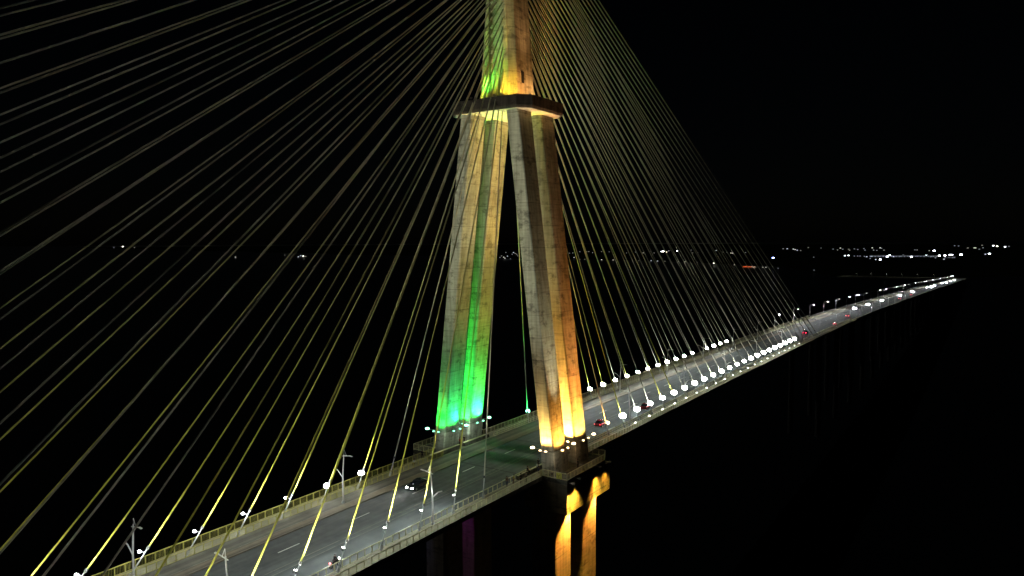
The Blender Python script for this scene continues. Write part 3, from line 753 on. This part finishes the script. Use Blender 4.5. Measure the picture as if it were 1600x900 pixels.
# ------------------------------------------------------------------ vehicles
def make_car(paint, label, group='cars on the bridge', hlens=E_HEAD, tlens=E_TAIL, lights=(True, True), hr=.16):
    """hatchback / saloon, nose towards -y, about 4.3 m long"""
    t = thing('car', label, 'car', (0, 0, 0), 0, group)
    st = [(-2.15, .62, .30, .62), (-2.05, .78, .26, .74), (-1.5, .86, .24, .84), (-.9, .88, .24, .92), (.2, .88, .24, .94), (1.3, .87, .24, .95), (1.95, .82, .26, .93), (2.15, .70, .34, .80)]
    rings = []
    for y, hw, z0, z1 in st:
        rings.append([(-hw*.9, y, z0), (hw*.9, y, z0), (hw, y, z0+.18), (hw*1.0, y, z0+(z1-z0)*.65), (hw*.88, y, z1), (-hw*.88, y, z1), (-hw, y, z0+(z1-z0)*.65), (-hw, y, z0+.18)])
    m = MB(); m.loft(rings); bdy = m.build('body', paint, t, True)
    cab = [(-1.0, .76, .88, .90), (-.35, .70, .88, 1.40), (.5, .68, .88, 1.47), (1.35, .68, .88, 1.40), (1.95, .72, .88, .92)]
    rings = [[(-.79, y, z0), (.79, y, z0), (hw*.93, y, z1), (-hw*.93, y, z1)] for y, hw, z0, z1 in cab]
    m = MB(); m.loft(rings); m.build('windows', M_GLASSD, t, True)
    m = MB(); m.loft([[(-.63, -.32, 1.41), (.63, -.32, 1.41), (.6, -.3, 1.44), (-.6, -.3, 1.44)], [(-.64, .5, 1.48), (.64, .5, 1.48), (.6, .5, 1.52), (-.6, .5, 1.52)], [(-.62, 1.3, 1.41), (.62, 1.3, 1.41), (.58, 1.28, 1.44), (-.58, 1.28, 1.44)]]); m.build('roof', paint, t, True)
    for sx in (-1, 1):
        for y in (-1.32, 1.32):
            m = MB(); m.tube([(sx*.70, y, .31), (sx*.90, y, .31)], .31, 14); wl = m.build('wheel', M_RUBBER, t)
            m = MB(); m.tube([(sx*.901, y, .31), (sx*.915, y, .31)], .19, 10); m.build('rim', M_CHROME, wl)
        m = MB(); m.ball((sx*.60, -2.10, .60), hr, 8, 1.15, .5, .75); m.build('headlight', hlens if lights[0] else M_CHROME, t, True)
        m = MB(); m.ball((sx*.62, 2.10, .70), hr*.85, 8, 1.1, .5, .7); m.build('taillight', tlens if lights[1] else simple('dead_red', (.25, .02, .02), .4), t, True)
        m = MB(); m.box(sx*.92-.08, sx*.92+.08, -.78, -.62, .90, 1.04); m.build('mirror', paint, t)
    m = MB(); m.box(-.3, .3, -2.2, -2.165, .40, .50); m.build('number_plate', M_POST, t)
    return t
P_DARK = simple('dark_car_paint', (.03, .032, .035), .25, .3, vary=.05)
P_RED = simple('red_car_paint', (.30, .02, .03), .25, .2, vary=.05)
P_WHITE = simple('white_car_paint', (.6, .6, .6), .3, .0, vary=.05)
P_SILVER = simple('silver_car_paint', (.3, .31, .32), .3, .4, vary=.05)
def place(car, x, y, rz): car.location = (x, y, zr(y)+.01); car.rotation_euler = (math.atan2(zr(y+1)-zr(y-1), 2)*(1 if abs(rz) < 1 else -1), 0, rz); return car
c = place(make_car(P_DARK, 'dark car with both headlights on driving towards the lower left, before the pylon', tlens=E_TAIL, lights=(True, False), hr=.2), -2.2, -24.9, 0)
for sx in (-.6, .6): spot('headlight_beam', (-2.2+sx, -27.3, .7), (-2.2+sx, -42, 0), 900, 60, (1, .98, .92), 1.0, .1)
place(make_car(P_RED, 'red car beside the gold cable floodlight just past the pylon', lights=(False, True)), 5.0, 30.2, math.pi)
place(make_car(P_RED, 'dark red car half hidden behind a white cable floodlight, driving away', lights=(False, False)), 6.6, 52.0, math.pi)
place(make_car(P_DARK, 'car with red tail lights lit under the last stay cables', tlens=emis('tail_lens_mid', (1, .03, .08), 22), lights=(False, True), hr=.3), 4.4, 240.5, math.pi)
far_w = make_car(P_WHITE, 'x', hlens=E_HEADF, tlens=E_TAILF, lights=(True, False), hr=.34)
far_r = make_car(P_SILVER, 'x', hlens=E_HEADF, tlens=E_TAILF, lights=(False, True), hr=.36)
fw_used = fr_used = False
for i, (x, y) in enumerate([(-3.4, 430), (-3.4, 490), (-3.0, 562), (-3.0, 690), (-1.0, 795), (-3.6, 812), (-3.0, 1002), (.5, 1020), (-2.5, 1120), (-3, 1290), (-1, 1360), (-3, 1520), (-2, 1640)]):
    lab = f'distant car with bright headlights on the approach, {ordn(i)} beyond the cables'
    if not fw_used: c = far_w; fw_used = True; c['label'] = lab
    else: c = dup(far_w, (0, 0, 0), 0, lab)
    c['group'] = 'oncoming cars on the approach'; place(c, x, y, 0)
    if i < 9: spot('headlight_beam', (x, y-2.6, zr(y)+.9), (x, y-14, zr(y-14)), 6000 if i > 1 else 3500, 90, (.93, .92, 1), 1.0, .2)
for i, (x, y) in enumerate([(8.4, 292), (4.6, 352), (5.4, 608), (5.4, 705)]):
    lab = f'distant car showing red tail lights on the approach, {ordn(i)} beyond the cables'
    if not fr_used: c = far_r; fr_used = True; c['label'] = lab
    else: c = dup(far_r, (0, 0, 0), math.pi, lab)
    c['group'] = 'outgoing cars on the approach'; place(c, x, y, math.pi)

# ------------------------------------------------------------------ people
SKIN = simple('skin', (.30, .17, .11), .6); HAIR = simple('dark_hair', (.012, .01, .008), .7)
CL = {'black': simple('black_cloth', (.015, .015, .018), .9), 'white': simple('white_cloth', (.62, .62, .60), .9), 'yellow': simple('yellow_cloth', (.50, .42, .06), .9),
      'grey': simple('grey_cloth', (.2, .2, .2), .9), 'blue': simple('denim', (.05, .07, .12), .9), 'red': simple('red_cloth', (.35, .03, .03), .9), 'brown': simple('brown_cloth', (.14, .09, .05), .9)}
def skin_obj(name, chains, mat, parent):
    """one continuous skinned surface from joints [(pos, radius, parent index)]"""
    me = bpy.data.meshes.new(name); me.from_pydata([c[0] for c in chains], [(i, c[2]) for i, c in enumerate(chains) if c[2] is not None], [])
    o = bpy.data.objects.new(name, me); COL.objects.link(o); o.parent = parent; me.materials.append(mat)
    md = o.modifiers.new('skin', 'SKIN'); md.use_smooth_shade = True
    o.modifiers.new('sub', 'SUBSURF').levels = 1; o.modifiers['sub'].render_levels = 1
    if not me.skin_vertices: 
        import bpy as _b
        bm = bmesh.new(); bm.from_mesh(me); bm.verts.layers.skin.verify(); bm.to_mesh(me); bm.free()
    for i, c in enumerate(chains):
        r = c[1]; me.skin_vertices[0].data[i].radius = (r, r) if not isinstance(r, tuple) else r
        me.skin_vertices[0].data[i].use_root = (i == 0)
    return o
def person(label, loc, rz, top, legs, pose='stand', lean=0.0):
    t = thing('person', label, 'person', loc, rz, 'people by the pylon')
    if pose == 'stand':
        hp = .92; kn = [(-.11, -.05, .50), (.12, .04, .50)]; an = [(-.12, -.02, .08), (.15, .10, .08)]; toe = [(-.13, -.18, .04), (.16, -.06, .04)]
    else:
        hp = .50; kn = [(-.13, -.44, .52), (.15, -.42, .54)]; an = [(-.12, -.48, .08), (.16, -.40, .08)]; toe = [(-.13, -.64, .04), (.17, -.56, .04)]
    ly = -lean
    sh = hp+.50
    hip = [(-.10, 0, hp-.03), (.10, 0, hp-.03)]
    shd = [(-.19, ly*.9, sh-.03), (.19, ly*.9, sh-.03)]
    elb = [(-.25, ly*.9-.06, sh-.30), (.26, ly*.9-.02, sh-.29)] ; wr = [(-.20, ly-.26, sh-.42), (.24, ly-.18, sh-.50)]
    hnd = [(w_[0]*.98, w_[1]-.07, w_[2]-.06) for w_ in wr]
    fin = [(w_[0]*.94, w_[1]-.14, w_[2]-.11) for w_ in wr]
    B = [((0, 0, hp), .13, None), ((0, ly*.4, hp+.22), .12, 0), ((0, ly*.9, sh-.05), .13, 1), ((0, ly*.95, sh+.07), .055, 2), ((0, ly-.02, sh+.17), .09, 3), ((0, ly-.01, sh+.28), .085, 4)]
    for i in (0, 1):
        b0 = len(B)
        B += [(hip[i], .095, 0), (kn[i], .06, b0), (an[i], .042, b0+1), (toe[i], .038, b0+2)]
        b1 = len(B)
        B += [(shd[i], .065, 2), (elb[i], .045, b1), (wr[i], .03, b1+1), (hnd[i], .035, b1+2), (fin[i], .016, b1+3)]
    skin_obj('body', B, SKIN, t)
    T = [((0, 0, hp+.02), .155, None), ((0, ly*.4, hp+.22), .145, 0), ((0, ly*.9, sh-.05), .15, 1), ((0, ly*.95, sh+.03), .08, 2)]
    for i in (0, 1):
        b1 = len(T); mid = tuple((a+bb)/2 for a, bb in zip(shd[i], elb[i])); T += [(shd[i], .085, 2), (mid, .07, b1), (elb[i], .062, b1+1)]
    skin_obj('shirt', T, CL[top], t)
    T = [((0, 0, hp), .15, None)]
    for i in (0, 1):
        b1 = len(T); T += [(hip[i], .115, 0), (kn[i], .082, b1), (tuple(a+(bb-a)*.85 for a, bb in zip(kn[i], an[i])), .065, b1+1)]
    skin_obj('trousers', T, CL[legs], t)
    for i in (0, 1):
        m = MB(); m.ball(((an[i][0]+toe[i][0])/2, (an[i][1]+toe[i][1])/2-.02, .045), .13, 8, .42, 1.05, .42); m.build('shoe', M_RUBBER, t, True)
    m = MB(); m.ball((0, ly+.02, sh+.29), .115, 10, .92, 1.0, .92); m.build('hair', HAIR, t, True)
    return t
person('person in black standing by the ledge left of the gold lit leg', (9.45, -4.3, .01), R(200), 'black', 'black')
person('person in a white top standing against the gold lit leg', (10.9, -6.9, .16), R(170), 'white', 'black')
person('person in dark clothes beside the one in white at the gold lit leg', (11.4, -7.4, .16), R(120), 'black', 'blue')
person('person in black sitting on the low ledge left of the gold lit leg', (10.2, -9.2, .40), R(90), 'black', 'black', 'sit')
person('person in a yellow shirt leaning at the near railing', (11.0, -15.0, .16), R(120), 'yellow', 'brown', 'stand', .12)
person('person in a brown shirt left of the one in yellow at the railing', (10.6, -16.4, .16), R(60), 'brown', 'blue')
person('person in black right of the one in yellow at the railing', (11.7, -13.7, .16), R(-90), 'black', 'black')
person('person in grey nearest the platform corner at the near railing', (12.1, -12.6, .16), R(-60), 'grey', 'black')
person('person in dark clothes standing between the gold lit legs on the platform', (16.0, -1.0, .16), R(-60), 'black', 'black')
person('person in black sitting near the base of the gold lit leg', (14.4, -7.6, -.2), R(0), 'black', 'blue', 'sit')
person('person in a pale shirt sitting on the far walkway left of the green legs', (-10.9, -16.0, .0), R(10), 'white', 'brown', 'sit')
person('person in dark clothes on the far walkway beside the platform corner', (-12.2, -12.2, .16), R(30), 'black', 'black')
person('person in white standing at the foot of the green lit leg', (-12.4, -8.2, .16), R(-30), 'white', 'blue')
person('person in red standing between the two green lit legs', (-11.6, -1.2, .16), R(-20), 'red', 'black')
person('person in dark clothes in the gap between the two green lit legs', (-11.8, .6, .16), R(20), 'black', 'black')

# motorcycle with rider
mo = thing('motorcycle', 'dark motorcycle with a red tail light on the near lane at the bottom', 'motorcycle', (8.9, -53.8, zr(-53.8)+.01), 0)
m = MB(); m.tube([(0, -.45, .55), (0, 0, .78), (0, .45, .74), (0, .62, .95)], [.1, .15, .16, .06], 8); m.ball((0, .2, .86), .2, 8, .7, 1.3, .7); m.build('frame', P_DARK, mo, True)
m = MB(); m.ball((0, -.3, .84), .19, 8, .75, 1.7, .42); m.build('seat', M_RUBBER, mo, True)
for y in (-.68, .68):
    m = MB(); pts = [(0, y+.28*math.cos(a), .31+.28*math.sin(a)) for a in [2*math.pi*j/14 for j in range(15)]]; m.tube(pts, .055, 6, False); wl = m.build('wheel', M_RUBBER, mo, True)
    m = MB(); m.tube([(-.03, y, .31), (.03, y, .31)], .2, 10); m.build('rim', M_CHROME, wl)
m = MB(); m.tube([(0, .68, .31), (0, .5, 1.0)], .035, 6); m.build('fork', M_CHROME, mo)
m = MB(); m.tube([(-.36, .42, 1.04), (0, .5, 1.0), (.36, .42, 1.04)], .025, 6); m.build('handlebar', M_CHROME, mo)
m = MB(); m.ball((0, -.86, .78), .15, 8, 1, .5, .8); m.build('taillight', emis('moto_tail', (1, .12, .14), 9), mo, True)
m = MB(); m.ball((0, .72, .92), .1, 8); m.build('headlight', E_HEAD, mo, True)
spot('headlight_beam', (8.9, -52.9, .6), (8.9, -45, -.2), 260, 60, (1, .98, .95), 1.0, .1)
rd = person('motorcycle rider in black with a grey helmet, seen from behind', (8.9, -53.95, zr(-53.8)+.42), math.pi, 'black', 'black', 'sit', .22)
rd['group'] = 'riders'
for ch in list(rd.children):
    if ch.name.startswith('hair'): bpy.data.objects.remove(ch)
m = MB(); m.ball((0, -.23, 1.28), .17, 10, .95, 1.05, 1.0); m.build('helmet', CL['grey'], rd, True)

# ------------------------------------------------------------------ far shore lights
SHORE=[('bright',-682,4472,3),('bright',-675,4546,3),('bright',-619,4388,1),('bright',-603,4394,1),('bright',-591,4398,1),('bright',-556,4310,1),('bright',-532,4222,2),('bright',-525,4353,2),('bright',-535,4557,3),('bright',-394,3652,4),('bright',-409,3622,2),('bright',-460,3822,1),('bright',-482,4574,3),('bright',-437,4256,4),('bright',-471,4651,4),('bright',-407,4267,2),('bright',-405,4496,2),('bright',-418,4819,1),('bright',-362,4544,2),('bright',-323,4266,4),('bright',-336,4623,2),('bright',-315,4560,2),('bright',-300,4565,1),('bright',-284,4640,4),('bright',-239,4327,1),('bright',-200,4080,1),('bright',-219,4627,4),('bright',-194,4670,4),('bright',-147,3796,2),('bright',-178,4857,4),('bright',-170,4898,3),('bright',-129,4988,5),('upper',-1326,7687,1),('upper',-1175,7058,1),('upper',-1432,8693,2),('upper',-1222,7600,1),('upper',-1170,7607,1),('upper',-1050,6912,1),('upper',-1167,7910,1),('upper',-1063,7431,1),('upper',-1127,8238,1),('upper',-929,6933,1),('upper',-1146,8962,2),('upper',-862,6944,1),('upper',-818,6795,1),('upper',-1067,8965,2),('upper',-992,8477,1),('upper',-782,6958,1),('upper',-571,7238,1),('upper',-547,7158,1),('upper',-422,6720,1),('upper',-383,6656,4),('upper',-495,11937,1),('upper',-429,11513,1),('upper',-228,8875,1),('upper',-173,8878,2),('upper',-162,8878,2),('upper',-102,7739,1),('upper',-186,12791,1),('upper',-99,9001,1),('upper',-38,11864,3),('upper',13,10900,3),('upper',94,10083,3),('upper',134,10717,1),('upper',-10,5145,2),('upper',8,5318,4),('hill',-1874,7979,1),('hill',-1835,7982,2),('hill',-1718,7745,2),('hill',-1600,7303,2),('hill',-1472,6817,2),('hill',-1404,6644,1),('hill',-1899,9299,1),('hill',-1632,8682,1),('hill',-762,4025,1),('hill',-398,2243,1),('hill',-588,2419,2),('hill',-597,2414,2),('hill',-531,2350,1),('hill',-766,2649,1),('blue',-916,3801,5),('midrow',-2709,4821,1),('midrow',-2748,4942,1),('midrow',-3012,5540,1),('midrow',-2912,5483,1),('midrow',-2972,5632,1),('midrow',-2656,5102,1),('midrow',-2858,5657,1),('midrow',-2720,5528,1),('midrow',-2336,5052,1),('midrow',-2438,5443,1),('midrow',-2212,5086,2),('midrow',-2435,5753,1),('midrow',-2132,5107,1),('midrow',-2346,5772,3),('midrow',-2393,5926,4),('midrow',-2194,5503,3),('midrow',-2476,6260,1),('midrow',-2366,6191,4),('midrow',-2440,6454,1),('midrow',-2443,6752,1),('midrow',-1876,5240,1),('midrow',-1862,5309,1),('midrow',-1869,5442,1),('midrow',-2517,7410,1),('midrow',-2147,6603,2),('midrow',-1761,5608,1),('midrow',-1692,5486,1),('midrow',-1571,5196,2),('midrow',-1541,5143,2),('midrow',-1541,5458,1),('lowrow',-1946,3522,2),('lowrow',-1708,3155,1),('lowrow',-1684,3164,1),('lowrow',-1569,3124,2),('lowrow',-1534,3110,1),('lowrow',-1494,3099,2),('lowrow',-1340,3056,1),('lowrow',-1278,3056,2),('lowrow',-1233,3025,2),('lowrow',-1186,2996,1),('lowrow',-1107,2959,1),('lowrow',-1074,2950,2),('lowrow',-1000,2894,1),('lowrow',-894,2796,3),('lowrow',-760,2634,2),('between',-2356,3371,1),('between',-2621,3769,1),('between',-2376,3439,2),('between',-2211,3212,2),('between',-3416,4978,1),('between',-2534,3710,2),('between',-2111,3119,1),('between',-2887,4289,1),('between',-3349,4995,2),('between',-3065,4594,1),('between',-2854,4299,1),('between',-2518,3804,1),('between',-2063,3138,1),('left',-16470,8466,1),('left',-21266,11214,3),('left',-15842,8488,1),('left',-15670,8494,1),('left',-4077,2821,2),('left',-4358,3441,1),('left',-3803,3026,2),('left',-3737,3050,2),('left',-4010,3299,2),('left',-3890,3220,3),('left',-3776,3146,1)]
SLAB = {'bright': 'tiny lamp in the bright bluish row on the far shore above the bend', 'upper': 'tiny lamp of the scattered upper row on the horizon at the right',
        'hill': 'tiny isolated lamp on the far shore between the cables and the bright row', 'blue': 'single blue lamp on the far shore right of the orange boat',
        'midrow': 'tiny lamp in the upper row on the horizon behind the right hand cables', 'lowrow': 'tiny lamp in the lower row of the far shore behind the right hand cables',
        'between': 'tiny lamp of the cluster seen between the pylon legs', 'left': 'tiny lamp on the horizon behind the left hand cables'}
slens = {}
for c_, colr in (('cold', (.82, .84, 1.0)), ('warm', (1, .93, .8)), ('blue', (.35, .35, 1.0))):
    for bz, st in ((1, .35), (2, 1.0), (3, 6), (4, 20), (5, 30)): slens[(c_, bz)] = emis(f'shore_lens_{c_}_{bz}', colr, st)
protos = {}
for cl, x, y, bz in SHORE:
    dist = math.hypot(x-80, y+118)
    tone = 'blue' if cl == 'blue' else ('cold' if cl in ('bright',) else random.choice(['cold', 'warm']))
    key = (tone, bz)
    sc_ = dist/5000
    if key not in protos:
        t = thing('shore_lamp', SLAB[cl], 'lamp', (x, y, -50), 0, 'lamps on the far shore: '+cl)
        m = MB(); m.tube([(0, 0, -3), (0, 0, 3.2)], [.25, .15], 6); m.build('mast', M_STEEL, t)
        m = MB(); m.ball((0, 0, 4.4), 1.7+.35*bz, 8, 1.5, 1.2, .85); m.build('lamp_head', slens[key], t, True)
        protos[key] = t; o = t
    else:
        o = dup(protos[key], (x, y, -50), None, SLAB[cl], 'lamps on the far shore: '+cl)
    o.scale = (sc_*1.25,)*3
    o.location.z = -50.0
# low lit port sheds under the bright row
shed_w = simple('shed_wall', (.35, .35, .34), .8); win = emis('shed_window', (.75, .78, 1.0), .8)
for i, (x, y, L, h) in enumerate([(-500, 4420, 90, 9), (-420, 4480, 70, 8), (-330, 4520, 110, 8), (-250, 4560, 60, 7), (-150, 4300, 50, 6)]):
    t = thing('port_shed', f'long low lit shed among the bright row on the far shore, {ORD[i]} from the left', 'building', (x, y, -52), 0, 'sheds on the far shore')
    m = MB(); m.box(-L/2, L/2, 0, 22, 0, h); m.build('wall', shed_w, t)
    m = MB(); m.loft([[(-L/2-1, -1, h), (L/2+1, -1, h), (L/2+1, 23, h), (-L/2-1, 23, h)], [(-L/2-1, 10.5, h+3), (L/2+1, 10.5, h+3), (L/2+1, 11.5, h+3), (-L/2-1, 11.5, h+3)]]); m.build('roof', M_GREYH, t)
    m = MB()
    n = int(L/8)
    for j in range(n):
        if (j*7+i*3) % 5 < 3: m.box(-L/2+2+j*8, -L/2+7+j*8, -.12, -.02, h*(.3+.1*(j % 3)), h*(.6+.1*(j % 3)))
    m.build('window_band', win, t)
# ferry with orange deck lights
bt = thing('river_boat', 'boat glowing orange on the dark river behind the last cables', 'boat', (-705, 2636, -55), R(6))
bt.scale = (1.15, 1, .42)
m = MB(); m.loft([[(-20, -3, 0), (18, -3, 0), (24, 0, 0), (18, 3, 0), (-20, 3, 0)], [(-21, -4, 2.4), (19, -4, 2.4), (27, 0, 3.2), (19, 4, 2.4), (-21, 4, 2.4)]]); m.build('hull', P_WHITE, bt)
m = MB(); m.box(-17, 13, -3.2, 3.2, 2.5, 4.8); m.box(-15, 9, -2.9, 2.9, 5.0, 7.2); m.build('cabin', P_WHITE, bt)
m = MB(); m.box(-19, 15, -3.7, 3.7, 4.82, 4.98); m.box(-16, 10, -3.4, 3.4, 7.22, 7.5); m.build('roof', M_GREYH, bt)
m = MB(); m.box(-21, 6, -4.3, -3.8, 3.0, 4.7); m.build('orange_light_strip', emis('boat_orange', (1, .14, .03), 2.6), bt)
m = MB(); m.box(6.2, 19, -4.3, -3.8, 3.0, 4.7); m.build('white_light_strip', emis('boat_white', (1, .62, .45), 2.6), bt)
